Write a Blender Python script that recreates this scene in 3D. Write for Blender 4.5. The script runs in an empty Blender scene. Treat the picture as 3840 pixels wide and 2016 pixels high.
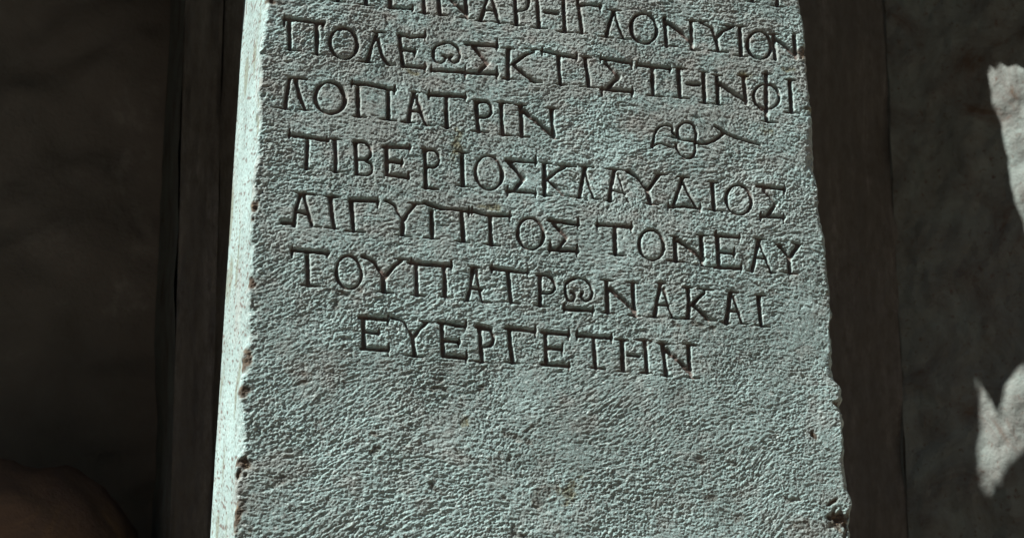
import bpy, bmesh, math, random
import numpy as np
from mathutils import Vector, Matrix
random.seed(7)
rng = np.random.default_rng(11)
sc = bpy.context.scene
COL = sc.collection

# ------------------------------------------------------------------ camera
FOC = 6985.0                      # focal length in photo pixels (photo 3840 x 2016)
CX, CY = 1920.0, 1008.0
def nrm(v): return v / np.linalg.norm(v)
# directions seen from the camera (x right, y up, z back), from the vanishing points of the photo
slabZ_c = nrm(np.array([1744 - CX, CY + 13800, -FOC]))        # up along the leaning slab
slabX_c = np.array([31500 - CX, -(3950 - CY), -FOC])
slabX_c = nrm(slabX_c - slabZ_c * slabZ_c.dot(slabX_c))
slabY_c = np.cross(slabZ_c, slabX_c)
worldZ_c = nrm(np.array([1727 - CX, CY + 36000, -FOC]))       # true vertical (architecture behind)
worldX_c = nrm(slabX_c - worldZ_c * worldZ_c.dot(slabX_c))
worldY_c = np.cross(worldZ_c, worldX_c)
R_wc = np.array([worldX_c, worldY_c, worldZ_c])               # camera -> world
CAMP = np.array([0.0, 0.0, 1.0])                              # camera position, shifted below
D0 = 2.72
ray0 = R_wc @ np.array([2000 - CX, -(1008 - CY), -FOC]) / FOC
CAMP = -ray0 * D0; CAMP[2] += 1.55                            # slab centre at (0,0,1.55)
ORG = np.array([0.0, 0.0, 1.55])
sX = R_wc @ slabX_c; sY = R_wc @ slabY_c; sZ = R_wc @ slabZ_c  # slab frame in the world
cam = bpy.data.cameras.new("camera"); co = bpy.data.objects.new("camera", cam); COL.objects.link(co)
M = Matrix.Identity(4)
for i in range(3):
    for j in range(3): M[i][j] = R_wc[i][j]
    M[i][3] = CAMP[i]
co.matrix_world = M
cam.sensor_width = 36.0; cam.lens = 36.0 * FOC / 3840.0
cam.dof.use_dof = True; cam.dof.focus_distance = 2.68; cam.dof.aperture_fstop = 9.0
cam.clip_start = 0.05; cam.clip_end = 500
sc.camera = co
sc.render.resolution_x = 1024; sc.render.resolution_y = 537

# ------------------------------------------------------------------ light
SUN = nrm(-0.70 * sX - 0.182 * sY + 0.69 * sZ)                     # towards the sun
elev = math.asin(SUN[2]); az = math.atan2(SUN[0], SUN[1])
w = bpy.data.worlds.new("World"); sc.world = w; w.use_nodes = True
nt = w.node_tree; bg = nt.nodes["Background"]
sky = nt.nodes.new("ShaderNodeTexSky"); sky.sky_type = 'NISHITA'; sky.sun_disc = False
sky.sun_elevation = elev; sky.sun_rotation = az
nt.links.new(sky.outputs[0], bg.inputs[0]); bg.inputs[1].default_value = 0.05
sl = bpy.data.lights.new("sun", 'SUN'); sl.energy = 5.0; sl.angle = math.radians(0.5)
sl.color = (1.0, 0.965, 0.91)
so = bpy.data.objects.new("sun", sl); COL.objects.link(so)
so.rotation_euler = Vector(SUN).to_track_quat('Z', 'Y').to_euler()
sc.view_settings.view_transform = 'Standard'; sc.view_settings.look = 'None'
sc.view_settings.exposure = 0.84; sc.view_settings.gamma = 1.0
sc.render.engine = 'CYCLES'

# ------------------------------------------------------------------ helpers
def ray(px, py):
    return R_wc @ np.array([px - CX, -(py - CY), -FOC])
def at(px, py, Y):                 # photo pixel -> point on the upright plane at depth Y
    d = ray(px, py); k = (Y - CAMP[1]) / d[1]
    return CAMP + d * k
def slab_st(px, py):               # photo pixel(s) -> (s, t) on the slab's front face
    px = np.asarray(px, float); py = np.asarray(py, float)
    d = np.stack([px - CX, -(py - CY), -np.full_like(px, FOC)], -1) @ R_wc.T
    k = (ORG - CAMP).dot(sY) / (d @ sY)
    p = CAMP + d * k[..., None] - ORG
    return p @ sX, p @ sZ

def tag(o, label=None, cat=None, group=None, kind=None):
    if label: o['label'] = label
    if cat: o['category'] = cat
    if group: o['group'] = group
    if kind: o['kind'] = kind
    return o
def mesh_obj(name, verts, faces, mat, parent=None, smooth=False):
    me = bpy.data.meshes.new(name)
    me.from_pydata([tuple(v) for v in verts], [], [tuple(f) for f in faces])
    if smooth:
        me.polygons.foreach_set('use_smooth', [True] * len(me.polygons))
    me.materials.append(mat); me.update()
    o = bpy.data.objects.new(name, me); COL.objects.link(o)
    if parent: o.parent = parent
    return o

def blur_noise(shape, sx, sy, ang=0.0, seed=0, power=None):
    """unit-variance noise of correlation (sx along, sy across) cells, rotated by ang (y axis up)"""
    r = np.random.default_rng(seed)
    n = r.standard_normal(shape)
    F = np.fft.rfft2(n)
    fy = np.fft.fftfreq(shape[0])[:, None]; fx = np.fft.rfftfreq(shape[1])[None, :]
    c, s = math.cos(ang), math.sin(ang)
    u = fx * c + fy * s; v = -fx * s + fy * c
    k = np.exp(-2 * math.pi ** 2 * ((u * sx) ** 2 + (v * sy) ** 2) * 0.5)
    out = np.fft.irfft2(F * k, s=shape)
    out -= out.mean(); return out / out.std()
def noise1(n, scale, seed):
    r = np.random.default_rng(seed); x = np.arange(n)
    f = np.fft.rfft(r.standard_normal(n)); k = np.exp(-2 * (math.pi * np.fft.rfftfreq(n) * scale) ** 2)
    o = np.fft.irfft(f * k, n=n); return (o - o.mean()) / o.std()
def sstep(a, b, x):
    t = np.clip((x - a) / (b - a), 0, 1); return t * t * (3 - 2 * t)

# ------------------------------------------------------------------ materials
class MT:
    def __init__(self, name, rough=0.9):
        self.m = bpy.data.materials.new(name); self.m.use_nodes = True
        self.nt = self.m.node_tree; self.b = self.nt.nodes["Principled BSDF"]
        self.b.inputs['Roughness'].default_value = rough
        self.b.inputs['Specular IOR Level'].default_value = 0.25
        self.tc = self.nt.nodes.new("ShaderNodeTexCoord")
    def noise(self, scale, detail=4, rough=0.6, stretch=None, dist=0.0):
        n = self.nt.nodes.new("ShaderNodeTexNoise"); n.inputs['Scale'].default_value = scale
        n.inputs['Detail'].default_value = detail; n.inputs['Roughness'].default_value = rough
        n.inputs['Distortion'].default_value = dist
        if stretch:
            mp = self.nt.nodes.new("ShaderNodeMapping"); mp.inputs['Scale'].default_value = stretch
            self.nt.links.new(self.tc.outputs['Object'], mp.inputs[0]); self.nt.links.new(mp.outputs[0], n.inputs[0])
        else: self.nt.links.new(self.tc.outputs['Object'], n.inputs[0])
        return n.outputs[0]
    def ramp(self, fac, stops):
        r = self.nt.nodes.new("ShaderNodeValToRGB"); e = r.color_ramp.elements
        while len(e) < len(stops): e.new(0.5)
        for i, (p, c) in enumerate(stops):
            e[i].position = p; e[i].color = (c, c, c, 1) if isinstance(c, (int, float)) else (*c, 1)
        self.nt.links.new(fac, r.inputs[0]); return r.outputs[0]
    def mix(self, fac, a, b, mode='MIX'):
        n = self.nt.nodes.new("ShaderNodeMix"); n.data_type = 'RGBA'; n.blend_type = mode
        for sock, v in ((n.inputs[0], fac), (n.inputs[6], a), (n.inputs[7], b)):
            if isinstance(v, (int, float)): sock.default_value = v
            elif isinstance(v, tuple): sock.default_value = (*v, 1)
            else: self.nt.links.new(v, sock)
        return n.outputs[2]
    def attr(self, name):
        n = self.nt.nodes.new("ShaderNodeAttribute"); n.attribute_name = name; return n.outputs['Fac']
    def color(self, c): self.nt.links.new(c, self.b.inputs['Base Color'])
    def bump(self, h, dist, strength=1.0):
        n = self.nt.nodes.new("ShaderNodeBump"); n.inputs['Distance'].default_value = dist
        n.inputs['Strength'].default_value = strength
        self.nt.links.new(h, n.inputs['Height']); self.nt.links.new(n.outputs[0], self.b.inputs['Normal'])

def stone_material():
    t = MT("slab_stone", 1.0)
    base = t.mix(t.ramp(t.noise(5.0, 5, 0.65), [(0.40, 0), (0.62, 1)]), (0.285, 0.39, 0.378), (0.395, 0.555, 0.545))
    base = t.mix(t.ramp(t.noise(9.0, 4, 0.7, dist=0.6), [(0.54, 0), (0.74, 0.75)]), base, (0.375, 0.37, 0.345))
    base = t.mix(t.ramp(t.noise(260.0, 3, 0.7), [(0.36, 0.0), (0.5, 1.0)]), (0.17, 0.19, 0.18), base)
    base = t.mix(t.ramp(t.noise(190.0, 2, 0.6), [(0.56, 0.0), (0.70, 0.85)]), base, (0.56, 0.68, 0.66))
    base = t.mix(t.attr('warm'), base, (0.325, 0.352, 0.332))
    base = t.mix(t.attr('pale'), base, (0.49, 0.67, 0.66))
    rust = t.ramp(t.noise(110.0, 4, 0.7), [(0.30, (0.05, 0.032, 0.024)), (0.55, (0.11, 0.075, 0.05)), (0.75, (0.26, 0.20, 0.12))])
    base = t.mix(t.attr('stain'), base, rust)
    moss = t.ramp(t.noise(150.0, 4, 0.7), [(0.35, (0.05, 0.05, 0.03)), (0.6, (0.24, 0.22, 0.11))])
    base = t.mix(t.attr('moss'), base, moss)
    base = t.mix(t.attr('shade_specks'), base, (0.135, 0.09, 0.075))  # brown shadow tone painted in the grooves; dark specks on the side face
    t.color(base)
    t.b.inputs['Specular IOR Level'].default_value = 0.08
    t.bump(t.noise(330.0, 4, 0.75), 0.0017, 0.9)
    return t.m
STONE = stone_material()
t = MT("dark_masonry", 0.95)
c = t.ramp(t.noise(4.0, 6, 0.65, dist=0.5), [(0.30, (0.25, 0.24, 0.22)), (0.60, (0.32, 0.31, 0.285)), (0.80, (0.58, 0.58, 0.55))])
t.color(c); t.bump(t.noise(30, 6, 0.7), 0.012, 0.7); WALLD = t.m
t = MT("pale_masonry", 0.9)
c = t.ramp(t.noise(7.0, 6, 0.7, dist=0.8), [(0.30, (0.14, 0.11, 0.085)), (0.40, (0.19, 0.20, 0.185)), (0.66, (0.275, 0.335, 0.315))])
c = t.mix(t.ramp(t.noise(70.0, 4, 0.7), [(0.30, 0.0), (0.42, 1.0)]), (0.16, 0.13, 0.11), c)
t.color(c); t.bump(t.noise(55, 6, 0.7), 0.006, 0.85); WALLP = t.m
t = MT("blocker_plaster", 0.95)  # for the added sky-blocking walls; warm tone tints their bounce
t.color(t.ramp(t.noise(1.5, 6, 0.6), [(0.3, (0.24, 0.205, 0.165)), (0.7, (0.34, 0.30, 0.245))])); t.bump(t.noise(10, 6, 0.7), 0.01, 0.6); BLOCKER = t.m
t = MT("pier_stone", 0.95)
c = t.ramp(t.noise(3.0, 6, 0.7, stretch=(9, 9, 0.8), dist=0.3), [(0.35, (0.155, 0.158, 0.148)), (0.55, (0.20, 0.203, 0.19)), (0.70, (0.29, 0.295, 0.28)), (0.85, (0.58, 0.55, 0.52))])
c = t.mix(t.ramp(t.noise(26.0, 6, 0.75, stretch=(2.5, 2.5, 1)), [(0.35, 0.0), (0.6, 1.0)]), (0.14, 0.138, 0.122), c)
t.color(c); t.bump(t.noise(34, 6, 0.75, stretch=(2.5, 2.5, 0.7)), 0.008, 0.9); PIER = t.m
t = MT("earth", 0.95)
t.color(t.ramp(t.noise(3.0, 8, 0.7), [(0.3, (0.13, 0.10, 0.075)), (0.7, (0.24, 0.19, 0.15))])); t.bump(t.noise(20, 8, 0.7), 0.02, 0.8); EARTH = t.m
t = MT("brown_rock", 0.95)
c = t.ramp(t.noise(6.0, 6, 0.7, dist=0.7), [(0.3, (0.20, 0.14, 0.11)), (0.55, (0.27, 0.18, 0.125)), (0.72, (0.42, 0.27, 0.15))])
t.color(c); t.bump(t.noise(25, 6, 0.7), 0.012, 0.8); ROCK = t.m
t = MT("shade_roof_timber", 0.85)
t.color(t.ramp(t.noise(5.0, 6, 0.6, stretch=(8, 1, 1)), [(0.3, (0.035, 0.026, 0.018)), (0.7, (0.09, 0.065, 0.045))])); t.bump(t.noise(10, 5, 0.6, stretch=(12, 1, 12)), 0.01, 0.6); WOOD = t.m

# ------------------------------------------------------------------ the inscription, as measured strokes
# block -> (x0, y0, scale) of the enlarged views the strokes were measured in
BL = dict(A=(900, 0, 3.219), B=(1600, 0, 3.219), C=(2300, 0, 3.219), D=(900, 260, 3.219), E=(1600, 260, 3.219),
          F=(2350, 260, 3.219), G=(1000, 600, 3.219), H=(1700, 560, 3.219), I=(2350, 620, 3.219), J=(1000, 900, 3.219),
          K=(1700, 1000, 3.219), L=(2350, 960, 3.219), M=(1300, 1100, 3.219),
          N=(980, 0, 4.293), O=(1500, 0, 4.293), P=(2050, 0, 5.152), Q=(2600, 0, 5.6))
W = 8.9     # half width of a stroke, photo px
S = 5.2     # of a serif
# l = polyline, ~ = smoothed curve, e = ellipse (cx cy rx ry), h = serif bar (x1 x2 y), v = little upright serif (x y1 y2); @ = width factor
TEXT = [
 ("Heta", 0, "Q", "l 1245 -560 1245 30;h 1080 1400 45;l 1760 -540 1765 120;h 1640 1930 140;l 1250 -250 1760 -230"),
 ("Pi", 1, "N", "l 1225 -480 1240 10;h 1120 1350 30;l 1660 -470 1690 60;h 1560 1830 85;l 1160 -490 1760 -440"),
 ("Epsilon", 1, "N", "l 2050 -400 2085 120;l 2070 112 2430 140;v 2440 80 190;l 2040 -400 2400 -360;l 2070 -150 2290 -130"),
 ("Iota", 1, "O", "l 360 -400 400 200;h 300 480 208;h 260 470 -400"),
 ("Nu", 1, "O", "l 610 -380 645 225;h 580 760 236;l 620 -330 830 -10 1080 215 @1.2;l 1040 -350 1085 280;h 960 1200 285"),
 ("Alpha", 1, "O", "l 1450 -330 1400 0 1300 325;h 1220 1400 338;l 1370 150 1530 160 @.7;l 1450 -330 1500 0 1600 355;h 1530 1710 365"),
 ("Rho", 1, "O", "l 1820 -280 1860 0 1885 390;h 1780 2000 402;~ 1830 -290 1980 -280 2070 -140 2075 60 2010 160 1890 170 @.85"),
 ("Eta", 1, "O", "l 2190 -240 2215 0 2245 445;h 2110 2380 455;l 2340 195 2530 215 @1.1;l 2610 -200 2635 0 2655 500;h 2520 2800 520"),
 ("Gamma", 1, "P", "l 600 0 630 200 685 640;h 540 800 648;l 600 95 1040 120;v 1035 80 230;h 520 700 -10"),
 ("Lambda", 1, "P", "l 1300 220 1220 440 1150 715;h 980 1280 728;h 1160 1430 205;~ 1320 260 1360 430 1400 560 1490 740 @.7;h 1370 1640 755"),
 ("Omicron", 1, "P", "e 1885 545 250 290 @1.05"),
 ("Nu", 1, "C", "l 625 200 635 400 650 555;h 600 790 552;l 650 260 800 370 955 520 @1.25;l 945 250 955 590;h 890 1050 250;h 930 1060 598"),
 ("Upsilon", 1, "C", "l 1060 262 1190 340 1240 450;l 1440 318 1320 380 1240 450;l 1240 450 1270 615;h 1150 1390 622;h 1040 1170 262;h 1300 1460 312"),
 ("Iota", 1, "C", "l 1530 335 1545 670;h 1450 1620 680;h 1460 1620 322"),
 ("Omicron", 1, "C", "e 1765 545 143 165 @1.0"),
 ("Nu", 1, "C", "l 1940 420 1960 715;l 1950 460 2060 545 2175 655 @1.15;l 2180 430 2205 700;h 1880 2000 415"),
 ("Pi", 2, "A", "l 545 228 1000 282 @1.1;v 535 185 330;l 595 250 600 600;h 545 740 612;l 925 300 930 650;h 860 1010 660;v 1005 265 350"),
 ("Omicron", 2, "A", "e 1252 525 165 183 @1.05"),
 ("Lambda", 2, "A", "l 1650 420 1590 560 1540 735;h 1430 1610 745;h 1600 1770 392;~ 1670 470 1690 560 1730 690 1800 770;h 1770 1880 775"),
 ("Epsilon", 2, "A", "l 1930 410 1950 620 1975 790;l 1920 410 2060 445 2225 440;v 2240 370 490;l 1960 588 2110 608;v 2115 570 690 ;l 1975 785 2230 812;v 2240 740 870"),
 ("Omega", 2, "B", "~ 200 665 235 690 190 748 115 735 82 640 115 555 240 512 355 550 405 640 385 722 325 748 280 705 300 672 @.85;l 70 842 440 862;v 62 770 880"),
 ("Sigma", 2, "B", "l 480 528 850 562;v 852 470 620;l 570 560 735 755 @1.2;l 735 755 640 850;l 440 868 850 892;v 850 810 960;v 470 790 960"),
 ("Kappa", 2, "B", "l 985 590 985 950;h 900 1060 588;h 920 1050 952;l 1030 780 1180 670 1290 625;h 1180 1370 600;l 1040 785 1200 915 1310 985;h 1250 1400 992"),
 ("Tau", 2, "B", "l 1400 620 1600 665 1790 700;v 1395 570 680;v 1810 640 750;l 1590 690 1600 860 1620 1020;h 1540 1700 1022"),
 ("Iota", 2, "B", "l 1910 710 1935 860 1955 1040;h 1850 1990 700;h 1850 2080 1058"),
 ("Sigma", 2, "B", "l 2110 712 2470 762 ;v 2100 655 770;v 2478 720 840;l 2160 765 2315 930 @1.15;l 2315 930 2180 1070;l 2110 1080 2470 1108;v 2482 1050 1180;v 2115 1050 1170"),
 ("Tau", 2, "C", "l 300 785 690 822;v 692 780 880;v 285 740 830;l 475 830 482 1140;h 400 640 1160"),
 ("Eta", 2, "C", "l 790 830 812 1170;h 720 890 822;h 720 930 1178;l 905 1010 1040 1015;l 1095 885 1108 1230;h 1040 1160 870;h 1040 1190 1240"),
 ("Nu", 2, "C", "l 1258 930 1272 1250;h 1190 1320 905;h 1190 1340 1258;l 1280 1000 1440 1110 1600 1215 @1.2;l 1575 930 1610 1250;h 1500 1630 918"),
 ("Phi", 2, "F", "l 1685 40 1692 620;h 1630 1830 636;e 1690 328 155 148 @.9;l 1560 420 1670 508 @.7;h 1640 1760 60"),
 ("Iota", 2, "F", "l 1970 150 1992 510;h 1910 2050 135;h 1890 2090 528"),
 ("Lambda", 3, "D", "l 600 110 565 300 545 460;h 380 610 468;h 590 810 108;~ 675 130 700 230 725 320 785 455;h 700 900 482"),
 ("Omicron", 3, "D", "e 1090 338 178 187 @1.1"),
 ("Pi", 3, "D", "l 1360 165 1600 190 1870 238;v 1355 130 215;l 1425 220 1430 560;h 1360 1530 572;l 1795 260 1795 590;h 1690 1890 610;v 1872 190 295"),
 ("Alpha", 3, "D", "l 2110 270 2065 440 2040 620;h 1950 2110 636;h 2050 2180 268;l 2135 320 2190 520 2245 660 @.9;h 2200 2320 672;l 2070 492 2195 505 @.8"),
 ("Tau", 3, "E", "l 35 292 465 322;v 35 240 360;v 475 270 380;l 245 330 248 690;h 190 300 694"),
 ("Rho", 3, "E", "l 600 390 615 560 635 740;h 550 670 370;h 530 750 742;~ 620 388 720 385 780 440 775 530 710 568 630 560 @.85"),
 ("Iota", 3, "E", "l 908 420 910 600 930 780;h 840 1030 402;h 870 1050 785"),
 ("Nu", 3, "E", "l 1140 440 1155 800;h 1060 1210 428;h 1080 1250 803;l 1170 490 1340 630 1510 775 @1.25;l 1512 480 1522 640 1542 810;h 1440 1600 468;h 1490 1610 822"),
 ("ivy_leaf", 3, "F", "~ 1600 905 1450 862 1300 812 1180 752 1070 680 @0.86;~ 1165 770 1060 850 940 888 840 878 @1.08;l 840 862 700 852 560 815 @0.85;~ 832 870 843 760 800 665 700 640 625 700 622 790 650 830 @0.80;~ 828 880 832 965 795 1050 720 1070 645 1015 605 950 598 900 @0.75;~ 622 790 562 762 540 690 440 678 360 735 328 840 305 940 @0.75;~ 312 925 400 898 480 918 560 938 602 920 @0.69"),
 ("Tau", 4, "D", "l 630 790 850 822 1060 850;v 600 720 830;l 820 860 812 1040 800 1190;h 730 880 1193;v 1050 800 890"),
 ("Iota", 4, "D", "l 1150 870 1160 1050 1152 1230;h 1070 1230 840;h 1080 1260 1233"),
 ("Beta", 4, "D", "l 1400 880 1405 1070 1415 1260;~ 1385 875 1510 885 1572 950 1572 1040 1510 1085 1415 1080 @.85;~ 1510 1090 1592 1150 1592 1235 1530 1275 1400 1258 @.85"),
 ("Epsilon", 4, "D", "l 1770 920 1775 1270;l 1735 930 2045 945;v 2048 905 1000;l 1790 1105 1950 1120;v 1955 1060 1175;l 1770 1270 2030 1308;v 2035 1240 1345"),
 ("Rho", 4, "D", "l 2230 980 2240 1150 2245 1430;h 2180 2270 960;h 2200 2400 1440;~ 2250 978 2340 978 2400 1045 2395 1130 2340 1182 2260 1172 @.85"),
 ("Iota", 4, "H", "l 110 60 120 430;h 38 190 32;h 37 190 440"),
 ("Omicron", 4, "H", "e 435 272 163 203 @.9"),
 ("Sigma", 4, "H", "l 650 118 1000 142;v 1002 60 200;l 690 150 855 335 @1.2;l 855 335 740 480;l 660 488 990 515;v 660 430 560;v 1000 470 570"),
 ("Kappa", 4, "H", "l 1110 160 1110 540;h 1060 1190 155;h 1050 1200 545;l 1135 350 1250 260 1340 205;h 1270 1490 188;l 1150 355 1330 530 @.8;h 1300 1430 552"),
 ("Lambda", 4, "H", "l 1600 210 1560 390 1530 570;h 1460 1570 575;h 1530 1700 200;l 1605 270 1650 450 1700 580 @.7;h 1670 1790 590"),
 ("Alpha", 4, "H", "l 1950 260 1910 430 1892 610;h 1820 1940 615;h 1830 2090 242;l 1935 490 2070 535 @.7;~ 1985 290 2030 430 2070 560 2120 640 @.4"),
 ("Upsilon", 4, "H", "l 2110 265 2220 340 2340 480;l 2480 300 2430 380 2350 490;l 2345 480 2375 650;h 2290 2480 662;h 2420 2590 300"),
 ("Delta", 4, "I", "l 680 150 610 340 560 500;h 610 760 140;l 690 210 760 370 845 500 @.85;l 520 495 700 490 880 520;v 505 440 560;v 890 450 570"),
 ("Iota", 4, "I", "l 1040 220 1062 540;h 980 1120 200;h 1000 1180 545"),
 ("Omicron", 4, "I", "e 1358 412 150 180 @.9"),
 ("Sigma", 4, "I", "l 1580 242 1900 280;v 1910 225 345;l 1660 300 1805 455 @.85;l 1805 455 1710 590;l 1630 610 1900 622;v 1900 570 700;v 1620 560 670"),
 ("Alpha", 5, "G", "l 410 420 350 600 330 790;h 350 580 405;l 200 750 330 755 @1.3;l 455 430 490 600 550 790 @.9;h 530 660 810;l 370 620 490 650"),
 ("Iota", 5, "G", "l 775 470 790 640 815 820;h 690 900 442;h 700 870 828"),
 ("Gamma", 5, "G", "l 1022 490 1040 700 1050 860;h 940 1190 868;l 1010 480 1340 492 @1.1;v 1342 445 585"),
 ("Upsilon", 5, "G", "~ 1440 490 1545 550 1590 640 1640 715 @.8;l 1785 540 1720 620 1650 722;l 1640 720 1640 900;h 1550 1760 918;h 1700 1900 530"),
 ("Pi", 5, "G", "l 1900 520 2100 585 2440 612;l 1990 620 2002 930;h 1900 2090 945;l 2355 640 2380 970;h 2270 2450 982;v 2445 560 680"),
 ("Tau", 5, "H", "l 240 740 400 790 690 790;v 230 690 790;v 688 740 870;l 450 820 450 1000 462 1140;h 370 570 1148"),
 ("Omicron", 5, "H", "e 938 1008 155 188 @.9"),
 ("Sigma", 5, "H", "l 1160 848 1510 900;v 1512 810 970;l 1220 890 1375 1055;l 1375 1055 1270 1185;l 1180 1195 1500 1220;v 1500 1140 1300;v 1175 1100 1250"),
 ("Tau", 5, "H", "l 1750 902 2140 930;v 1745 850 970;v 2152 870 1010;l 1955 950 1962 1260;h 1880 2090 1268"),
 ("Omicron", 5, "I", "e 300 960 148 182 @.95"),
 ("Nu", 5, "I", "l 580 870 592 1160;h 520 630 860;h 470 690 1158;l 620 905 770 1010 920 1130 @1.2;l 900 870 915 1200;h 830 990 850;h 900 1090 1225"),
 ("Epsilon", 5, "I", "l 1095 840 1112 1210;l 1080 842 1350 870;v 1080 780 850;v 1362 820 930;l 1120 1040 1290 1062;v 1298 1000 1120;l 1060 1222 1370 1242;v 1385 1150 1300"),
 ("Alpha", 5, "I", "l 1600 900 1555 1080 1522 1270;h 1450 1570 1275;h 1530 1690 888;l 1610 950 1680 1130 1740 1270 @.6;h 1700 1810 1290;l 1560 1110 1680 1122 @.7"),
 ("Upsilon", 5, "I", "l 1850 975 1962 1095;l 2080 950 1980 1095;l 1962 1095 1972 1290;h 1870 2070 1298;h 1990 2130 942;h 1800 1900 960"),
 ("Tau", 6, "J", "l 310 115 740 162;v 308 75 210;v 735 140 225;l 490 190 500 540;h 390 640 548"),
 ("Omicron", 6, "J", "e 992 392 152 198 @.9"),
 ("Upsilon", 6, "J", "~ 1160 205 1280 258 1340 330 1405 415;l 1620 245 1540 310 1430 445;l 1405 440 1412 620;h 1330 1530 632;h 1540 1700 235"),
 ("Pi", 6, "J", "l 1720 275 2210 312;v 2232 245 370;v 1745 220 320;l 1805 320 1812 660;h 1740 1910 668;l 2145 320 2157 670;h 2080 2250 685"),
 ("Alpha", 6, "K", "l 240 20 210 220 172 400;h 80 240 408;h 180 310 0;~ 285 40 295 150 315 270 355 420 @.7;h 310 470 422;l 220 250 335 262"),
 ("Tau", 6, "K", "l 470 12 900 62;v 905 0 130;v 470 -30 70;l 665 60 680 240 700 420;h 610 810 428"),
 ("Rho", 6, "K", "l 1050 100 1055 280 1050 460;h 980 1170 468;~ 1020 88 1150 100 1222 170 1230 255 1170 310 1070 300 @.8"),
 ("Omega", 6, "K", "~ 1430 290 1475 335 1445 395 1395 385 1358 290 1375 185 1480 132 1590 150 1660 220 1683 310 1650 385 1590 398 1550 350 1560 300 @.75;l 1350 495 1690 518;v 1345 430 550;v 1692 450 590"),
 ("Nu", 6, "K", "l 1855 180 1870 540;h 1780 1930 160;h 1790 1950 548;l 1890 255 2040 385 2190 520 @1.1;l 2170 210 2182 400 2200 590;h 2090 2230 190;h 2110 2260 585"),
 ("Alpha", 6, "L", "l 410 340 375 520 340 720;h 260 400 730;h 350 490 328;~ 445 390 480 520 510 630 565 745 @.7;h 510 660 750;l 370 580 505 592 @.8"),
 ("Kappa", 6, "L", "l 740 390 750 570 745 750;h 670 810 380;h 650 800 758;l 790 590 860 510 935 440;h 850 1060 402;l 800 590 980 760;h 930 1090 770"),
 ("Alpha", 6, "L", "l 1260 430 1232 620 1205 800;h 1120 1260 800;h 1200 1350 432;l 1290 480 1340 640 1392 800 @.7;h 1350 1470 815;l 1235 650 1350 665 @.8"),
 ("Iota", 6, "L", "l 1600 480 1612 660 1632 830;h 1550 1690 470;h 1550 1740 838"),
 ("Epsilon", 7, "M", "l 200 290 205 480 215 660;l 165 285 500 310;v 502 250 375;l 220 455 380 476;v 388 415 515;l 190 655 500 677;v 508 595 750"),
 ("Upsilon", 7, "M", "~ 550 288 680 335 740 420 800 520 @.9;l 960 350 880 430 815 520;l 800 520 810 620 825 740;h 710 930 750;h 880 1050 342"),
 ("Epsilon", 7, "M", "l 1150 360 1155 560 1170 750;l 1110 345 1430 390;v 1442 320 430;l 1180 558 1350 577;v 1358 530 645;l 1180 745 1440 767;v 1450 680 840"),
 ("Rho", 7, "M", "l 1605 420 1620 620 1642 810;l 1580 392 1730 425 @1.2;~ 1735 430 1772 520 1755 600 1700 636 1630 630 @.8;h 1490 1730 818"),
 ("Gamma", 7, "M", "l 1965 420 1980 620 2010 820;h 1910 2110 830;l 1930 412 2260 450;v 2282 365 520"),
 ("Epsilon", 7, "K", "l 1115 790 1120 980 1130 1170;l 1075 783 1390 806;v 1400 745 880;l 1150 975 1310 988;v 1320 925 1080;l 1080 1165 1400 1192;v 1403 1105 1260"),
 ("Tau", 7, "K", "l 1510 822 1900 850;v 1500 755 880;v 1912 795 930;l 1700 870 1710 1040 1722 1220;h 1630 1840 1220"),
 ("Eta", 7, "K", "l 2040 910 2052 1250;h 1940 2120 880;h 1980 2110 1258;l 2120 1060 2240 1072;l 2315 890 2342 1270;h 2180 2400 885;h 2260 2410 1278"),
 ("Nu", 7, "L", "l 440 1080 460 1250 482 1440;h 360 520 1055;h 415 550 1445;l 480 1130 620 1255 765 1400 @1.2;l 745 1090 755 1260 775 1450;h 680 840 1070;h 700 880 1465"),
]
ORD = ["top", "first", "second", "third", "fourth", "fifth", "sixth", "seventh"]

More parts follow.
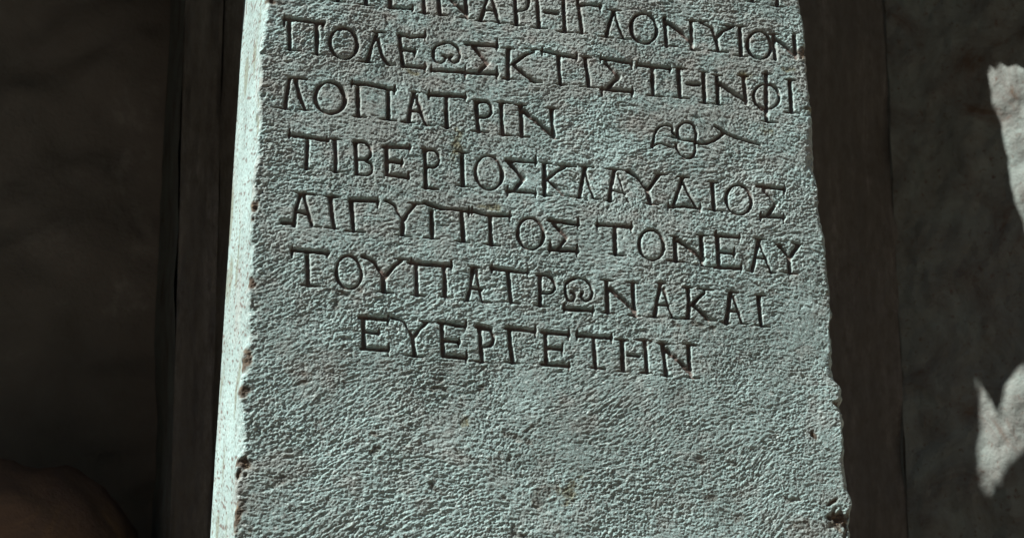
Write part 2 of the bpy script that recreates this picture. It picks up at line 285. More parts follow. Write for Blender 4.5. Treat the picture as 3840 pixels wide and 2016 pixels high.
def catmull(pts, n=6):
    P = [pts[0]] + pts + [pts[-1]]; out = []
    for i in range(1, len(P) - 2):
        p0, p1, p2, p3 = map(np.array, (P[i-1], P[i], P[i+1], P[i+2]))
        for k in range(n):
            t = k / n
            out.append(0.5 * ((2*p1) + (-p0+p2)*t + (2*p0-5*p1+4*p2-p3)*t*t + (-p0+3*p1-3*p2+p3)*t**3))
    out.append(np.array(P[-2])); return [tuple(o) for o in out]
def parse(blk, txt):
    x0, y0, k = BL[blk]; segs = []       # (ax, ay, bx, by, wa, wb) in photo px
    for part in txt.split(';'):
        a = part.split(); f = 1.0
        if a[-1].startswith('@'): f = float(a[-1][1:]); a = a[:-1]
        op = a[0]; v = [float(q) for q in a[1:]]
        if op == 'h':
            x1, x2, y = v; sl_ = 0.05 * (x2 - x1)
            xm = (x1 + x2) / 2
            pts = [(x1, y - sl_), (xm, y - 3), (x2, y + sl_)]; ws = [S * .55, S * 1.35, S * .55]
        elif op == 'v':
            x, y1, y2 = v; pts = [(x + 2, y1), (x, (y1 + y2) / 2), (x - 3, y2)]; ws = [S * .5, S * 1.4, S * .5]
        elif op == 'e':
            cx, cy, rx, ry = v; n = 30
            pts = [(cx + rx * math.cos(q) + 0.07 * ry * math.sin(q), cy + ry * math.sin(q)) for q in np.linspace(0, 2 * math.pi, n + 1)]
            ws = [W * f * (0.92 + 0.16 * math.cos(2 * q + .6)) for q in np.linspace(0, 2 * math.pi, n + 1)]
        else:
            pts = [(v[i], v[i+1]) for i in range(0, len(v), 2)]
            if op == '~': pts = catmull(pts)
            ws = list(np.interp(np.linspace(0, 1, len(pts)), [0, .12, .5, .88, 1], [1.1, .98, .9, .98, 1.1]) * W * f)
        pts = [(x0 + p[0] / k, y0 + p[1] / k) for p in pts]
        for i in range(len(pts) - 1):
            segs.append((*pts[i], *pts[i+1], ws[i], ws[i+1]))
    return segs

# ------------------------------------------------------------------ slab surface maps (regular fine grid in slab metres)
STEP = 0.00085
px_m = 0.5 * (np.subtract(*slab_st([2500, 1500], [1008, 1008])[0]) / 1000 + 0) * 2   # metres per photo px at the centre
S0, S1 = -0.50, 0.56
T0, T1 = -0.52, 0.62
ns = int((S1 - S0) / STEP); ntt = int((T1 - T0) / STEP)
gs = S0 + np.arange(ns) * STEP; gt = T0 + np.arange(ntt) * STEP
shape = (ntt, ns)
PXM = abs(px_m)

def st_pts(pts):
    a = np.array(pts, float); s, t = slab_st(a[:, 0], a[:, 1]); return s, t

GR = np.zeros(shape)              # groove depth profile 0..1
dvar = 1 + 0.16 * blur_noise(shape, 14, 14, 0, 9) + 0.10 * blur_noise(shape, 4, 4, 0, 10)
GD = np.zeros(shape)              # groove depth in metres
LID = np.full(shape, -1, int)
warp = blur_noise(shape, 7, 7, 0, 5) * 0.00030 + blur_noise(shape, 2.0, 2.0, 0, 6) * 0.00018
for li, (nm, line, blk, txt) in enumerate(TEXT):
    segs = parse(blk, txt)
    best = None
    ax, ay = slab_st([q[0] for q in segs], [q[1] for q in segs]); bx, by = slab_st([q[2] for q in segs], [q[3] for q in segs])
    i0 = max(0, int((min(ax.min(), bx.min()) - 0.012 - S0) / STEP)); i1 = min(ns, int((max(ax.max(), bx.max()) + 0.012 - S0) / STEP))
    j0 = max(0, int((min(ay.min(), by.min()) - 0.012 - T0) / STEP)); j1 = min(ntt, int((max(ay.max(), by.max()) + 0.012 - T0) / STEP))
    if j1 <= j0: continue
    X, Y = np.meshgrid(gs[i0:i1], gt[j0:j1]); wp = warp[j0:j1, i0:i1]
    prof = np.zeros_like(X); dep = np.zeros_like(X)
    for q, (a, b, c_, d_) in enumerate(zip(ax, ay, bx, by)):
        wa, wb = segs[q][4] * PXM, segs[q][5] * PXM
        vx, vy = c_ - a, d_ - b; L2 = vx * vx + vy * vy + 1e-12
        tt = np.clip(((X - a) * vx + (Y - b) * vy) / L2, 0, 1)
        dist = np.hypot(X - a - tt * vx, Y - b - tt * vy) + wp
        ww = wa + (wb - wa) * tt
        r = np.clip(dist / ww, 0, None)
        p = np.where(r < 1, 1 - r ** 3.6, 0)
        dd = p * (0.0014 + 1.35 * ww) + 0.00022 * (1 - sstep(0.9, 1.3, r))
        dd = dd * dvar[j0:j1, i0:i1] * 0.9
        prof = np.maximum(prof, p); dep = np.maximum(dep, dd)
    sub = GD[j0:j1, i0:i1]; m = dep > sub
    LID[j0:j1, i0:i1] = np.where(m & (prof > 0.02), li, LID[j0:j1, i0:i1])
    GD[j0:j1, i0:i1] = np.maximum(sub, dep); GR[j0:j1, i0:i1] = np.maximum(GR[j0:j1, i0:i1], prof)

# dressed surface: pick marks that follow a slowly turning direction
SS, TT = np.meshgrid(gs, gt)
ang_map = np.radians(22 + 16 * blur_noise(shape, 110, 110, 0, 21) + 10 * blur_noise(shape, 45, 45, 0, 22))
upper = sstep(-0.12, 0.18, TT + 0.04 * blur_noise(shape, 60, 60, 0, 23))
ang_map = ang_map * (1 - upper) + np.radians(-14 + 22 * blur_noise(shape, 60, 60, 0, 24)) * upper
right = sstep(0.12, 0.40, SS) * (1 - upper)
ang_map = ang_map * (1 - right) + np.radians(4 + 30 * blur_noise(shape, 50, 50, 0, 25)) * right
na = 10; angs = np.linspace(-math.pi / 2, math.pi / 2, na, endpoint=False)
marks = np.zeros(shape); wsum = np.zeros(shape)
for k, a in enumerate(angs):
    d = np.angle(np.exp(2j * (ang_map - a))) / 2
    wgt = np.exp(-(d / 0.22) ** 2)
    f = blur_noise(shape, 3.6, 1.05, a, 40 + k) * 0.75 + blur_noise(shape, 9, 2.0, a, 60 + k) * 0.48
    marks += wgt * f; wsum += wgt ** 2
marks /= np.sqrt(wsum)
grain = 0.7 * blur_noise(shape, 1.0, 1.0, 0, 80) + 0.7 * blur_noise(shape, 1.6, 1.6, 0, 86)
mid = blur_noise(shape, 2.6, 2.2, 0, 81)
big = blur_noise(shape, 26, 26, 0, 82); vbig = blur_noise(shape, 95, 95, 0, 83)
amp = 1.0 + 0.13 * blur_noise(shape, 70, 70, 0, 84) + 0.10 * blur_noise(shape, 22, 22, 0, 85)
amp = np.clip(amp, 0.4, 1.6)
scr = sum(sstep(1.9, 3.2, blur_noise(shape, 42, 1.3, a, 300 + i)) for i, a in enumerate((-0.55, -0.2, 0.25, 0.6, 1.0)))
H = amp * (marks * 0.00030 + mid * 0.00013 + grain * (0.00024 + 0.00008 * blur_noise(shape, 35, 35, 0, 310))) - scr * 0.00028
H = np.where(H > 0, H * 0.9, H * 1.2)
# pits
pit = blur_noise(shape, 5, 3.2, 0.4, 90) - 0.2 * blur_noise(shape, 30, 30, 0, 91)
H -= 0.0016 * sstep(2.35, 3.3, pit)
# inside the grooves the face was cut clean
H *= (1 - 0.8 * sstep(0.05, 0.6, GR))
H += big * 0.0004 + vbig * 0.0010 + 0.0026 * np.exp(-np.clip(SS + 0.43, 0, 1) / 0.05)
WARM = 0.62 * sstep(-0.16, 0.34, TT + 0.05 * vbig + 0.04 * big) * sstep(-0.9, 0.9, blur_noise(shape, 24, 17, 0.2, 401) + 0.5 * blur_noise(shape, 7, 6, 0, 402)) + 0.35 * sstep(0.7, 1.9, blur_noise(shape, 20, 13, 0.4, 403))
# shadow tone painted into the floor of each cut
shade_specks = sstep(0.45, 0.9, GR)
STAIN = np.zeros(shape); MOSS = np.zeros(shape); PALE = np.zeros(shape); CH = np.zeros(shape)
rough_n = blur_noise(shape, 5, 5, 0, 95)
# (x, y, radius x, radius y, angle, depth m, kind)  measured in the photo
SPOTS = [(1000, 8, 45, 16, .1, .004, 's'), (955, 772, 17, 22, 0, .004, 's'), (948, 822, 12, 12, 0, .003, 's'),
 (925, 1345, 24, 50, 0, .004, 's'), (915, 1470, 26, 26, 0, .003, 's'), (908, 1735, 36, 34, .3, .007, 's'), (900, 1765, 16, 18, 0, .006, 's'),
 (895, 1930, 34, 70, .2, .003, 's'), (940, 1060, 18, 30, 0, .003, 's'), (945, 1160, 30, 22, .3, .003, 'c'), (905, 1620, 16, 40, 0, .002, 'c'),
 (3145, 1945, 50, 42, 0, .010, 's'), (3150, 1510, 26, 14, 0, .008, 's'), (3080, 155, 30, 40, 0, .004, 'c'), (3005, 200, 22, 26, 0, .004, 's'),
 (2960, 262, 40, 10, .3, .002, 'm'), (3035, 600, 16, 60, 0, .004, 'c'), (3035, 410, 26, 10, .2, .003, 'm'),
 (2130, 1838, 52, 30, .7, .001, 'm'), (2060, 1880, 60, 9, .45, .0028, 's'), (2040, 1850, 70, 40, .5, .001, 's'), (1840, 775, 50, 16, .1, .002, 'm'),
 (1560, 275, 32, 12, -.1, .001, 'm'), (1712, 540, 22, 60, 0, .0004, 'm'), (2795, 285, 30, 22, 0, .001, 'm'), (2865, 490, 40, 18, .3, .0005, 'm'),
 (1275, 1100, 60, 12, -.2, .004, 's'), (1345, 1085, 22, 12, .5, .003, 's'), (1265, 1140, 16, 26, 0, .003, 's'), (1140, 1400, 44, 9, .1, .0016, 's'), (1125, 1435, 26, 8, .4, .0012, 's'),
 (1655, 1420, 16, 18, 0, .004, 's'), (1625, 1455, 44, 10, .1, .003, 's'), (1800, 1455, 20, 12, 0, .003, 's'), (1405, 1690, 24, 13, .5, .004, 's'), (1405, 1625, 20, 10, -.3, .003, 's'),
 (1185, 1575, 34, 12, .1, .002, 's'), (1220, 1500, 30, 9, .7, .002, 's'), (1050, 1800, 34, 18, .2, .003, 's'), (1010, 1830, 10, 8, 0, .003, 'c'), (1740, 1700, 50, 10, -.35, .003, 's'),
 (1935, 1640, 60, 12, -.15, .003, 's'), (1995, 1600, 36, 9, .8, .003, 's'), (1910, 1720, 12, 18, 0, .003, 's'), (1745, 1580, 16, 18, 0, .001, 'm'), (1905, 1875, 46, 10, -.5, .003, 's'),
 (1925, 1985, 16, 36, 0, .003, 's'), (1975, 2010, 40, 14, 0, .003, 's'), (1635, 1835, 30, 14, -.6, .003, 's'), (1765, 1840, 22, 8, .4, .003, 's'), (2540, 1605, 30, 8, -.7, .003, 's'),
 (2755, 1740, 26, 10, -.2, .004, 's'), (2625, 1725, 26, 12, -.2, .003, 's'), (2990, 1870, 38, 11, .2, .005, 's'), (3125, 1880, 46, 8, .7, .005, 's'), (2660, 1865, 30, 16, .5, .003, 's'),
 (2865, 1660, 50, 5, -.4, .002, 'c'), (2790, 1325, 44, 7, -.35, .003, 'c'), (3052, 1630, 10, 22, .5, .003, 's'), (2845, 1070, 50, 6, -.45, .003, 's'), (2900, 1092, 60, 6, -.2, .002, 's'),
 (2620, 1220, 46, 10, -.2, .003, 's'), (2540, 1222, 28, 14, -.6, .003, 's'), (2670, 1228, 20, 12, 0, .003, 's'), (1440, 340, 16, 8, 0, .002, 'c'), (1448, 75, 7, 26, .15, .003, 's'),
 (2320, 400, 12, 22, 0, .002, 's'), (2790, 975, 24, 20, .3, .004, 's'), (2760, 1940, 70, 14, .3, .002, 's'), (3000, 1960, 36, 26, .3, .002, 's'), (1800, 1390, 34, 6, .8, .004, 's'), (1760, 1438, 30, 6, .6, .004, 'c'),
 (1100, 258, 34, 22, .2, 0, 'p'), (1500, 330, 60, 24, .2, 0, 'p'), (2310, 575, 22, 60, -.5, 0, 'p'), (1560, 350, 44, 30, .4, 0, 'p'), (2850, 670, 60, 18, .1, 0, 'p'), (2440, 905, 36, 18, 0, 0, 'p'), (2250, 545, 14, 26, -.4, .001, 'p'),
 (1960, 1520, 80, 40, .2, 0, 'p'), (2260, 1240, 50, 20, 0, 0, 'p'), (2700, 950, 70, 20, 0, 0, 'p'), (1900, 990, 90, 26, -.2, 0, 'p'), (3040, 1140, 40, 50, 0, 0, 'p'), (1650, 1650, 80, 50, 0, 0, 'p')]
for (x, y, rx, ry, an, dp, kd) in SPOTS:
    s_, t_ = slab_st([x], [y]); s_, t_ = s_[0], t_[0]
    R = max(rx, ry) * PXM * 2.2
    i0 = max(0, int((s_ - R - S0) / STEP)); i1 = min(ns, int((s_ + R - S0) / STEP)); j0 = max(0, int((t_ - R - T0) / STEP)); j1 = min(ntt, int((t_ + R - T0) / STEP))
    if i1 <= i0 or j1 <= j0: continue
    u = SS[j0:j1, i0:i1] - s_; v = TT[j0:j1, i0:i1] - t_; an -= 0.09
    cu = (u * math.cos(an) + v * math.sin(an)) / (rx * PXM); cv = (-u * math.sin(an) + v * math.cos(an)) / (ry * PXM)
    r = np.hypot(cu, cv) + 0.26 * rough_n[j0:j1, i0:i1] + 0.10 * mid[j0:j1, i0:i1]
    g = 1 - sstep(0.35, 1.3, r); sl_ = np.s_[j0:j1, i0:i1]
    H[sl_] -= (0.55 if x < 1010 or x > 3000 else 0.34) * dp * (1 - sstep(0.2, 1.25, r)) * (1 + 0.2 * mid[sl_])
    if kd == 's': STAIN[sl_] = np.maximum(STAIN[sl_], g * (0.9 if x < 1010 or x > 3000 else 0.5))
    if kd == 'm': MOSS[sl_] = np.maximum(MOSS[sl_], g * 0.7)
    if kd == 'p': PALE[sl_] = np.maximum(PALE[sl_], (1 - sstep(0.2, 1.5, r)) * 0.5)
H -= GD

def bil(A, s, t):
    x = np.clip((s - S0) / STEP, 0, ns - 1.001); y = np.clip((t - T0) / STEP, 0, ntt - 1.001)
    i = x.astype(int); j = y.astype(int); fx = x - i; fy = y - j
    return (A[j, i] * (1-fx) * (1-fy) + A[j, i+1] * fx * (1-fy) + A[j+1, i] * (1-fx) * fy + A[j+1, i+1] * fx * fy)

# ------------------------------------------------------------------ slab outline
EL = [(992, -60), (992, 30), (987, 100), (978, 150), (975, 260), (971, 350), (972, 450), (964, 560), (952, 640), (953, 660), (942, 777), (941, 866), (941, 955), (932, 1073), (929, 1162),
      (932, 1251), (912, 1320), (908, 1390), (902, 1459), (904, 1538), (907, 1618), (907, 1681), (887, 1725), (883, 1777), (883, 1830), (888, 1883), (881, 1935), (876, 2010), (872, 2080)]
ER = [(2998, -60), (3003, 0), (3018, 127), (3028, 250), (3040, 358), (3057, 507), (3062, 633), (3070, 720), (3081, 805), (3096, 894), (3107, 1006), (3117, 1157), (3116, 1269), (3133, 1380),
      (3152, 1455), (3156, 1567), (3163, 1641), (3178, 1775), (3197, 1887), (3197, 2014), (3206, 2080)]
RR = [(0, 26), (100, 12), (150, 16), (300, 20), (460, 26), (520, 40), (640, 40), (690, 12), (800, 26), (960, 20), (1100, 14), (1200, 8), (1290, 12), (1360, 30), (1420, 42), (1440, 8), (1480, 12),
      (1505, 40), (1530, 36), (1545, 6), (1620, 14), (1740, 30), (1830, 26), (1880, 10), (1915, 24), (1950, 50), (2016, 30)]
RL = [(0, 16), (40, 6), (200, 8), (400, 10), (640, 7), (770, 18), (800, 8), (1050, 16), (1100, 9), (1160, 22), (1200, 8), (1330, 26), (1400, 22), (1420, 10), (1600, 22), (1670, 10), (1740, 34), (1775, 20),
      (1800, 8), (1950, 14), (2016, 14)]
def edge_fn(pts):
    s, t = st_pts(pts); o = np.argsort(t); return t[o], s[o]
tL, sLv = edge_fn(EL); tR, sRv = edge_fn(ER)
def rad_fn(tab, xx):
    p = [(xx, y) for y, _ in tab]; s, t = st_pts(p); r = np.array([v for _, v in tab]) * PXM
    o = np.argsort(t); return t[o], r[o]
tRR, rRv = rad_fn(RR, 3080); tRL, rLv = rad_fn(RL, 930)
THK = 0.345
NR = 1010
tf0, tf1 = slab_st([900, 3020], [2075, -40])[1]          # fine rows just past the frame
rows = np.concatenate([np.linspace(-1.62, tf0, 40)[:-1], np.linspace(tf0, tf1, NR), np.linspace(tf1, 0.85, 20)[1:]])
nr = len(rows)
def ext(t, xs, ys):
    v = np.interp(t, xs, ys)
    k0 = (np.interp(xs[0] + .8, xs, ys) - ys[0]) / .8 * 0.5; k1 = (ys[-1] - np.interp(xs[-1] - .8, xs, ys)) / .8 * 0.5
    return v + np.where(t < xs[0], (t - xs[0]) * k0, 0) + np.where(t > xs[-1], (t - xs[-1]) * k1, 0)
nz1 = noise1(nr, 3, 1) * 0.0007 + noise1(nr, 10, 2) * 0.0008
nz2 = noise1(nr, 3, 3) * 0.0006 + noise1(nr, 9, 4) * 0.0005
eL = ext(rows, tL, sLv) + nz1; eR = ext(rows, tR, sRv) + nz2
rL = np.interp(rows, tRL, rLv) * (1 + 0.3 * noise1(nr, 5, 7)) ; rR = np.interp(rows, tRR, rRv) * (1 + 0.1 * noise1(nr, 4, 8))
rL = np.clip(rL, 0.0015, None); rR = np.clip(rR, 0.002, None)
NL, NF, NRT = 120, 900, 36
def fracs(n, p=1.0): return np.linspace(0, 1, n) ** p
# left side from the back to the arris
depthL = (1 - fracs(NL)[:-1])[None, :] * (THK - rL[:, None]) + rL[:, None]
pl_ = np.polyfit(tL, sLv, 1); eL0 = np.polyval(pl_, rows)
sideS = eL0[:, None] + (eL - eL0)[:, None] * np.exp(-(depthL - rL[:, None]) / 0.022)
fu = np.linspace(0, 1, NF)[None, :]
frS = eL[:, None] + fu * (eR - eL)[:, None]
a = frS - eL[:, None]; b = eR[:, None] - frS
def corner(d, r): 
    q = np.clip(1 - d / r, 0, 1); return r * (1 - np.sqrt(np.clip(1 - q * q, 0, 1)))
frD = corner(a, rL[:, None] * 1.0) * 0.85 + corner(b, rR[:, None]) 
depR = rR[:, None] + fracs(NRT, 1.5)[1:][None, :] * (THK - rR[:, None])
S_all = np.concatenate([sideS, frS, np.broadcast_to(eR[:, None], depR.shape)], 1)
D_all = np.concatenate([depthL, frD, depR], 1)
nc = S_all.shape[1]
T_all = np.broadcast_to(rows[:, None], S_all.shape).copy()
# displacement
Hf = bil(H, frS, T_all[:, NL-1:NL-1+NF])
outside = (rows < T0) | (rows > T1)
edge_fade = np.clip(np.minimum(a, b) / 0.004, 0.35, 1)
shp = (nr, NL - 1)
sh_side = blur_noise(shp, 7, 1.3, 2.2, 101) * 0.00006 + blur_noise(shp, 9, 5, 2.2, 102) * 0.00008 + blur_noise(shp, 14, 60, 0, 103) * 0.0002
pit_s = blur_noise(shp, 6.5, 1.2, 2.2, 104)
sh_side -= 0.0007 * sstep(1.7, 2.8, pit_s)
shr = (nr, NRT - 1)
sh_r = blur_noise(shr, 2, 4, 0, 111) * 0.0008 + blur_noise(shr, 6, 30, 0, 112) * 0.0015
# broken flakes along both arrises
flk = 0.8 * blur_noise(shape, 7, 5, 0, 120) + 0.5 * blur_noise(shape, 2.5, 2.5, 0, 121)
fl = bil(flk, frS, T_all[:, NL-1:NL-1+NF])
Hf -= 0.0022 * sstep(0.5, 1.8, fl) * (1 - sstep(0.003, 0.016, a)) + 0.0012 * sstep(0.4, 1.8, fl) * (1 - sstep(0.006, 0.026, b))
S_all = S_all.copy(); D_all = D_all.copy()
S_all[:, :NL-1] -= sh_side * sstep(0, 0.012, depthL - rL[:, None])
D_all[:, NL-1:NL-1+NF] -= Hf * edge_fade
S_all[:, NL-1+NF:] += sh_r
P = ORG + S_all[..., None] * sX + D_all[..., None] * sY + T_all[..., None] * sZ
P = P.reshape(-1, 3)
# point normals of the whole sheet
G = P.reshape(nr, nc, 3)
du = np.gradient(G, axis=1); dv = np.gradient(G, axis=0)
Nn = np.cross(du, dv); Nn /= np.linalg.norm(Nn, axis=2, keepdims=True) + 1e-12
if (Nn[nr//2, NL+NF//2] @ sY) > 0: Nn = -Nn
Nn = Nn.reshape(-1, 3)
def full(A, side=0.0):
    o = np.full((nr, nc), side); o[:, NL-1:NL-1+NF] = bil(A, frS, T_all[:, NL-1:NL-1+NF]); return o
SHADE_SPECKS = full(shade_specks * 0.85).ravel()
wrm = full(WARM); stn = full(STAIN); mos = full(MOSS); pal = full(PALE)
# side face: slightly paler, with ochre streaks and dark specks
pal[:, :NL-1] = 0.12
ych = blur_noise(shp, 7, 34, 0, 131); yy = np.linspace(0, 1, NL - 1)[None, :]
mos[:, :NL-1] = 0.5 * sstep(1.0, 2.0, ych + 0.9 * np.exp(-((yy - 0.25) / 0.22) ** 2) * noise1(nr, 60, 9)[:, None])
sp = blur_noise(shp, 6.0, 1.1, 2.2, 132)
stn[:, :NL-1] = 0.35 * sstep(1.2, 1.9, sp)
stn[:, NL-1+NF:] = 0.25
SHADE_SPECKS = SHADE_SPECKS.reshape(nr, nc); SHADE_SPECKS[:, :NL-1] = 0.8 * sstep(0.95, 1.6, -sp) ; SHADE_SPECKS = SHADE_SPECKS.ravel()
lid = np.full((nr, nc), -1); 
ii = np.clip(((frS - S0) / STEP).astype(int), 0, ns - 1); jj = np.clip(((T_all[:, NL-1:NL-1+NF] - T0) / STEP).astype(int), 0, ntt - 1)
lid[:, NL-1:NL-1+NF] = LID[jj, ii]
lid[rows < T0] = -1; lid[rows > T1] = -1
lq = lid[:-1, :-1]                                            # letter id per quad
JJ, II = np.meshgrid(np.arange(nr - 1), np.arange(nc - 1), indexing='ij')
base = (JJ * nc + II)
quads = np.stack([base, base + 1, base + nc + 1, base + nc], -1)

def np_mesh(name, q, mat, parent):
    ids, inv = np.unique(q.ravel(), return_inverse=True)
    me = bpy.data.meshes.new(name); v = P[ids]
    me.vertices.add(len(ids)); me.vertices.foreach_set('co', v.astype(np.float32).ravel())
    me.loops.add(len(inv)); me.loops.foreach_set('vertex_index', inv.astype(np.int32).ravel())
    nq = len(q); me.polygons.add(nq)
    me.polygons.foreach_set('loop_start', np.arange(0, nq * 4, 4, dtype=np.int32))
    me.polygons.foreach_set('use_smooth', np.ones(nq, bool))
    me.update(calc_edges=True)
    for an, arr in (('shade_specks', SHADE_SPECKS), ('stain', stn.ravel()), ('moss', mos.ravel()), ('pale', pal.ravel()), ('warm', wrm.ravel())):
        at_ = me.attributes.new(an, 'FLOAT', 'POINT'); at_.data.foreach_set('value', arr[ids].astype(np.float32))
    me.normals_split_custom_set_from_vertices(Nn[ids].astype(np.float32))
    me.materials.append(mat)
    o = bpy.data.objects.new(name, me); COL.objects.link(o)
    if parent: o.parent = parent
    return o

stele = bpy.data.objects.new("stone_slab", None); COL.objects.link(stele)
tag(stele, "tall sunlit grey-green stone slab carved with Greek capitals, leaning back before the dark pier", "stone slab")
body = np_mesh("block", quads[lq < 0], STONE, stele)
counts = {}
for li, (nm, line, blk, txt) in enumerate(TEXT):
    q = quads[lq == li]
    counts[line] = counts.get(line, 0) + 1
    if len(q) < 30: continue
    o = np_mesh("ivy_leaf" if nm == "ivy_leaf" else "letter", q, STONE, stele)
    if nm == "ivy_leaf": o['label'] = "carved ivy leaf with a long curling stalk"
# back, top and bottom of the block (out of sight, closes the body)
cb = []
def pt(s, d, t): return ORG + s * sX + d * sY + t * sZ
vb = []; fb = []
for j in range(0, nr, 1):
    if j % 20 and j != nr - 1: continue
    vb.append(P[j * nc]); vb.append(P[j * nc + nc - 1])
for k in range(len(vb) // 2 - 1):
    fb.append((2*k, 2*k+2, 2*k+3, 2*k+1))
mesh_obj("back_face", vb, fb, STONE, stele, True)
top_loop = [P[(nr - 1) * nc + i] for i in range(0, nc, 6)] + [P[nr * nc - 1]]
mesh_obj("top_face", top_loop, [tuple(range(len(top_loop)))], STONE, stele)

# ------------------------------------------------------------------ surroundings
def rough_sheet(name, p0, ux, vy, nu, nv, amp, mat, seed, parent=None, cut=None, fn=None):
    """a wall face: grid from p0 spanned by ux, vy, roughened along its normal"""
    p0, ux, vy = map(lambda q: np.array(q, float), (p0, ux, vy)); n = nrm(np.cross(ux, vy))
    h = blur_noise((nv + 1, nu + 1), 2.2, 2.2, 0, seed) * amp * 0.35 + blur_noise((nv + 1, nu + 1), 7, 7, 0, seed + 1) * amp
    if fn is not None: h = fn(h)
    U, V = np.meshgrid(np.linspace(0, 1, nu + 1), np.linspace(0, 1, nv + 1))
    pts = p0 + U[..., None] * ux + V[..., None] * vy + h[..., None] * n
    me = bpy.data.meshes.new(name)
    idx = np.arange((nu + 1) * (nv + 1)).reshape(nv + 1, nu + 1)
    f = np.stack([idx[:-1, :-1], idx[:-1, 1:], idx[1:, 1:], idx[1:, :-1]], -1).reshape(-1, 4)
    me.from_pydata(pts.reshape(-1, 3).tolist(), [], f.tolist())
    me.polygons.foreach_set('use_smooth', [True] * len(me.polygons))
    me.materials.append(mat); me.update()
    o = bpy.data.objects.new(name, me); COL.objects.link(o)
    if parent: o.parent = parent
    return o
def box(name, x0, x1, y0, y1, z0, z1, mat, parent=None, bev=0.02):
    bm = bmesh.new(); bmesh.ops.create_cube(bm, size=1)
    for v in bm.verts: v.co = Vector(((x0+x1)/2 + v.co.x*(x1-x0), (y0+y1)/2 + v.co.y*(y1-y0), (z0+z1)/2 + v.co.z*(z1-z0)))
    bmesh.ops.bevel(bm, geom=list(bm.edges), offset=bev, segments=2, affect='EDGES')
    me = bpy.data.meshes.new(name); bm.to_mesh(me); bm.free(); me.materials.append(mat)
    o = bpy.data.objects.new(name, me); COL.objects.link(o)
    if parent: o.parent = parent
    return o

# ground
g = rough_sheet("ground", (-30, -30, 0), (60, 0, 0), (0, 60, 0), 200, 200, 0.012, EARTH, 200)
tag(g, "bare dark earth under the slab", None, None, "structure")

YP, YB = 1.2, 1.85              # pier face, back wall face
ZT = 3.0
# back wall: dark left part, paler stone on the right
xl0 = -3.2; YW = 1.24; TW = math.tan(math.radians(44))
xsplit = at(3392, 1000, YP)[0]
bw = rough_sheet("back_wall", (xl0, YB, -0.2), (xsplit + .6 - xl0, 0, 0), (0, 0, ZT + .4), 240, 200, 0.022, WALLD, 210)
tag(bw, "dark rough masonry wall in deep shade behind the slab", "wall")
pw = bpy.data.objects.new("pale_wall", None); COL.objects.link(pw)
rough_sheet("wall_face", (xsplit, YW, -0.2), (0.95, -0.95 * TW, 0), (0, 0, ZT + .4), 260, 520, 0.0034, WALLP, 220, pw)
rough_sheet("wall_end", (xsplit, YP + .2, -0.2), (0, YW - YP - .2, 0), (0, 0, ZT + .4), 12, 200, 0.003, WALLP, 225, pw)
tag(pw, "weathered pale stone wall at the right with two patches of sunlight", "wall")
# side walls added to cut the light reaching the background
a1 = box("shade_side_wall", -3.5, -3.2, 0.6, YB + .3, -0.2, ZT, WALLD, None, 0.03); tag(a1, "added dark wall, out of view, cutting light from the left", "wall")
a2 = box("shade_side_wall", xsplit + 0.945, xsplit + 1.3, YW - 0.945 * TW, YB + .3, -0.2, ZT, WALLD, None, 0.03); tag(a2, "added dark wall cutting light from the right", "wall")

# unseen walls added to block sky light (behind and beside the camera)
for nm, args, lb in (("sky_blocker", (-9, 9, -5.0, -4.6, -0.2, 8.5), "high unseen wall added behind the camera to block sky light"),
                     ("sky_blocker", (-9.4, -9.0, -5.0, 8, -0.2, 8.0), "lower unseen wall added on the left to block sky light"),
                     ("sky_blocker", (9.0, 9.4, -5.0, 8, -0.2, 8.0), "high unseen wall added on the right to block sky light")):
    tag(box(nm, *args, BLOCKER, None, 0.03), lb, "wall")

# the pier behind the slab
pier = bpy.data.objects.new("stone_pier", None); COL.objects.link(pier)
tag(pier, "broad dark stone pier with streaked edges standing behind the slab", "pier")
xfl_t, xfl_b = at(688, 100, YP), at(645, 1900, YP)
xL_t = xfl_t[0]; xL_b = xfl_b[0]; xLp = (xL_t + xL_b) / 2
xstep = at(815, 900, YP)[0]
rough_sheet("left_face", (xLp, YB + .1, 0), (0, YP - YB - .1, 0), (0, 0, ZT), 60, 200, 0.003, WALLP, 230, pier)
rough_sheet("border_strip", (xLp, YP, 0), (xstep - xLp, 0, 0), (0, 0, ZT), 30, 260, 0.0035, PIER, 240, pier)
rough_sheet("step_face", (xstep, YP, 0), (0, 0.045, 0), (0, 0, ZT), 4, 200, 0.002, PIER, 245, pier)
rough_sheet("front_face", (xstep, YP + .045, 0), (xsplit + .12 - xstep, 0, 0), (0, 0, ZT), 160, 200, 0.006, PIER, 250, pier)

# boulder at the lower left
bm = bmesh.new(); bmesh.ops.create_icosphere(bm, subdivisions=5, radius=1)
from mathutils import noise as mn
c0 = at(20, 2380, 1.55)
for v in bm.verts:
    d = v.co.copy(); k = 1 + 0.10 * mn.noise(d * 1.6) + 0.05 * mn.noise(d * 4.2) + 0.02 * mn.noise(d * 11)
    v.co = Vector((c0[0] + d.x * 0.33 * k, c0[1] + d.y * 0.28 * k, c0[2] + d.z * 0.36 * k))
me = bpy.data.meshes.new("boulder"); bm.to_mesh(me); bm.free(); me.materials.append(ROCK)
for p in me.polygons: p.use_smooth = True
bo = bpy.data.objects.new("boulder", me); COL.objects.link(bo)
tag(bo, "rusty brown rounded boulder in the shade at the lower left", "boulder")
# ledge that carries the boulder
zl = c0[2] - 0.30
lg = box("stone_ledge", -2.2, xLp - 0.10, 1.15, 1.98, -0.1, zl, WALLD, None, 0.02); tag(lg, "dark stone ledge carrying the brown boulder", "ledge")

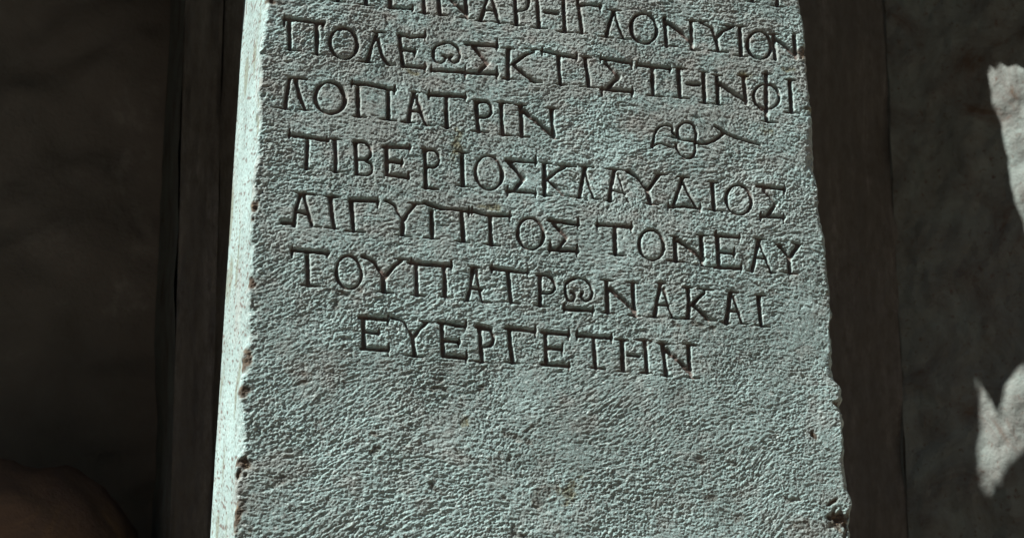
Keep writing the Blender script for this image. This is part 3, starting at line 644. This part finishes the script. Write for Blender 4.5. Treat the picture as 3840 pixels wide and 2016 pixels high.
# unseen roof added to shade the background, its openings shaped to cast the sun patches
HR = 2.85; TH = 0.06
Ye = 0.45
def on_pale(px, py):               # photo pixel -> point on the turned pale wall
    d = ray(px, py); k = (YW + TW * (xsplit - CAMP[0]) - CAMP[1]) / (d[1] + TW * d[0])
    return CAMP + d * k
def to_roof(p):
    k = (HR - p[2]) / SUN[2]; return (p[0] + SUN[0] * k, p[1] + SUN[1] * k)
patch1 = [(3708, 285), (3722, 262), (3745, 275), (3768, 248), (3795, 268), (3830, 262), (3960, 330), (4100, 520), (4080, 900), (3960, 1150), (3880, 990), (3845, 860), (3800, 720), (3770, 560), (3735, 420)]
patch2 = [(3655, 1405), (3680, 1450), (3712, 1510), (3742, 1560), (3765, 1530), (3790, 1430), (3830, 1390), (3930, 1370), (3960, 1460), (3900, 1640), (3830, 1700), (3795, 1770), (3770, 1840), (3745, 1835),
          (3730, 1830), (3700, 1872), (3690, 1840), (3672, 1640)]
def jag(pl, amp):
    out = []
    for i in range(len(pl)):
        a_, b_ = pl[i], pl[(i + 1) % len(pl)]; n_ = max(1, int(math.hypot(b_[0]-a_[0], b_[1]-a_[1]) / 22))
        for k in range(n_):
            out.append((a_[0] + (b_[0]-a_[0]) * k / n_ + random.uniform(-amp, amp), a_[1] + (b_[1]-a_[1]) * k / n_ + random.uniform(-amp, amp)))
    return out
holes = [[to_roof(on_pale(x, y)) for x, y in jag(pl, 4)] for pl in (patch1, patch2)]
from mathutils.geometry import delaunay_2d_cdt
X0, X1, Y0, Y1 = -7.0, 4.2, Ye, YB + 0.3
outer = [(X0 + (X1 - X0) * k / 60, Y0 + 0.01 * math.sin(k * 2.1)) for k in range(61)] + [(X1, Y1), (X0, Y1)]
vv = [Vector(p) for p in outer]; fc = [list(range(len(outer)))]; ed = []
for h in holes:
    b0 = len(vv); vv += [Vector(p) for p in h]; n = len(h); ed += [(b0 + i, b0 + (i + 1) % n) for i in range(n)]
ed += [(i, (i + 1) % len(outer)) for i in range(len(outer))]
r = delaunay_2d_cdt(vv, ed, [], 0, 1e-6)
def inpoly(p, poly):
    c = False; n = len(poly)
    for i in range(n):
        (xa, ya), (xb, yb) = poly[i], poly[(i + 1) % n]
        if (ya > p[1]) != (yb > p[1]) and p[0] < (xb - xa) * (p[1] - ya) / (yb - ya) + xa: c = not c
    return c
rv = [(v.x, v.y) for v in r[0]]; rf = []
for f in r[2]:
    cxy = (sum(rv[i][0] for i in f) / len(f), sum(rv[i][1] for i in f) / len(f))
    if inpoly(cxy, outer) and not any(inpoly(cxy, h) for h in holes): rf.append(tuple(f))
bm = bmesh.new(); bv = [bm.verts.new((x, y, HR)) for x, y in rv]
for f in rf: bm.faces.new([bv[i] for i in f])
res = bmesh.ops.extrude_face_region(bm, geom=list(bm.faces))
for e in res['geom']:
    if isinstance(e, bmesh.types.BMVert): e.co.z += 0.012
bmesh.ops.recalc_face_normals(bm, faces=bm.faces)
me = bpy.data.meshes.new("shade_roof"); bm.to_mesh(me); bm.free(); me.materials.append(WOOD)
ro = bpy.data.objects.new("shade_roof", me); COL.objects.link(ro)
tag(ro, "thin shade roof added out of view above, with openings shaped for the sun patches", "roof")
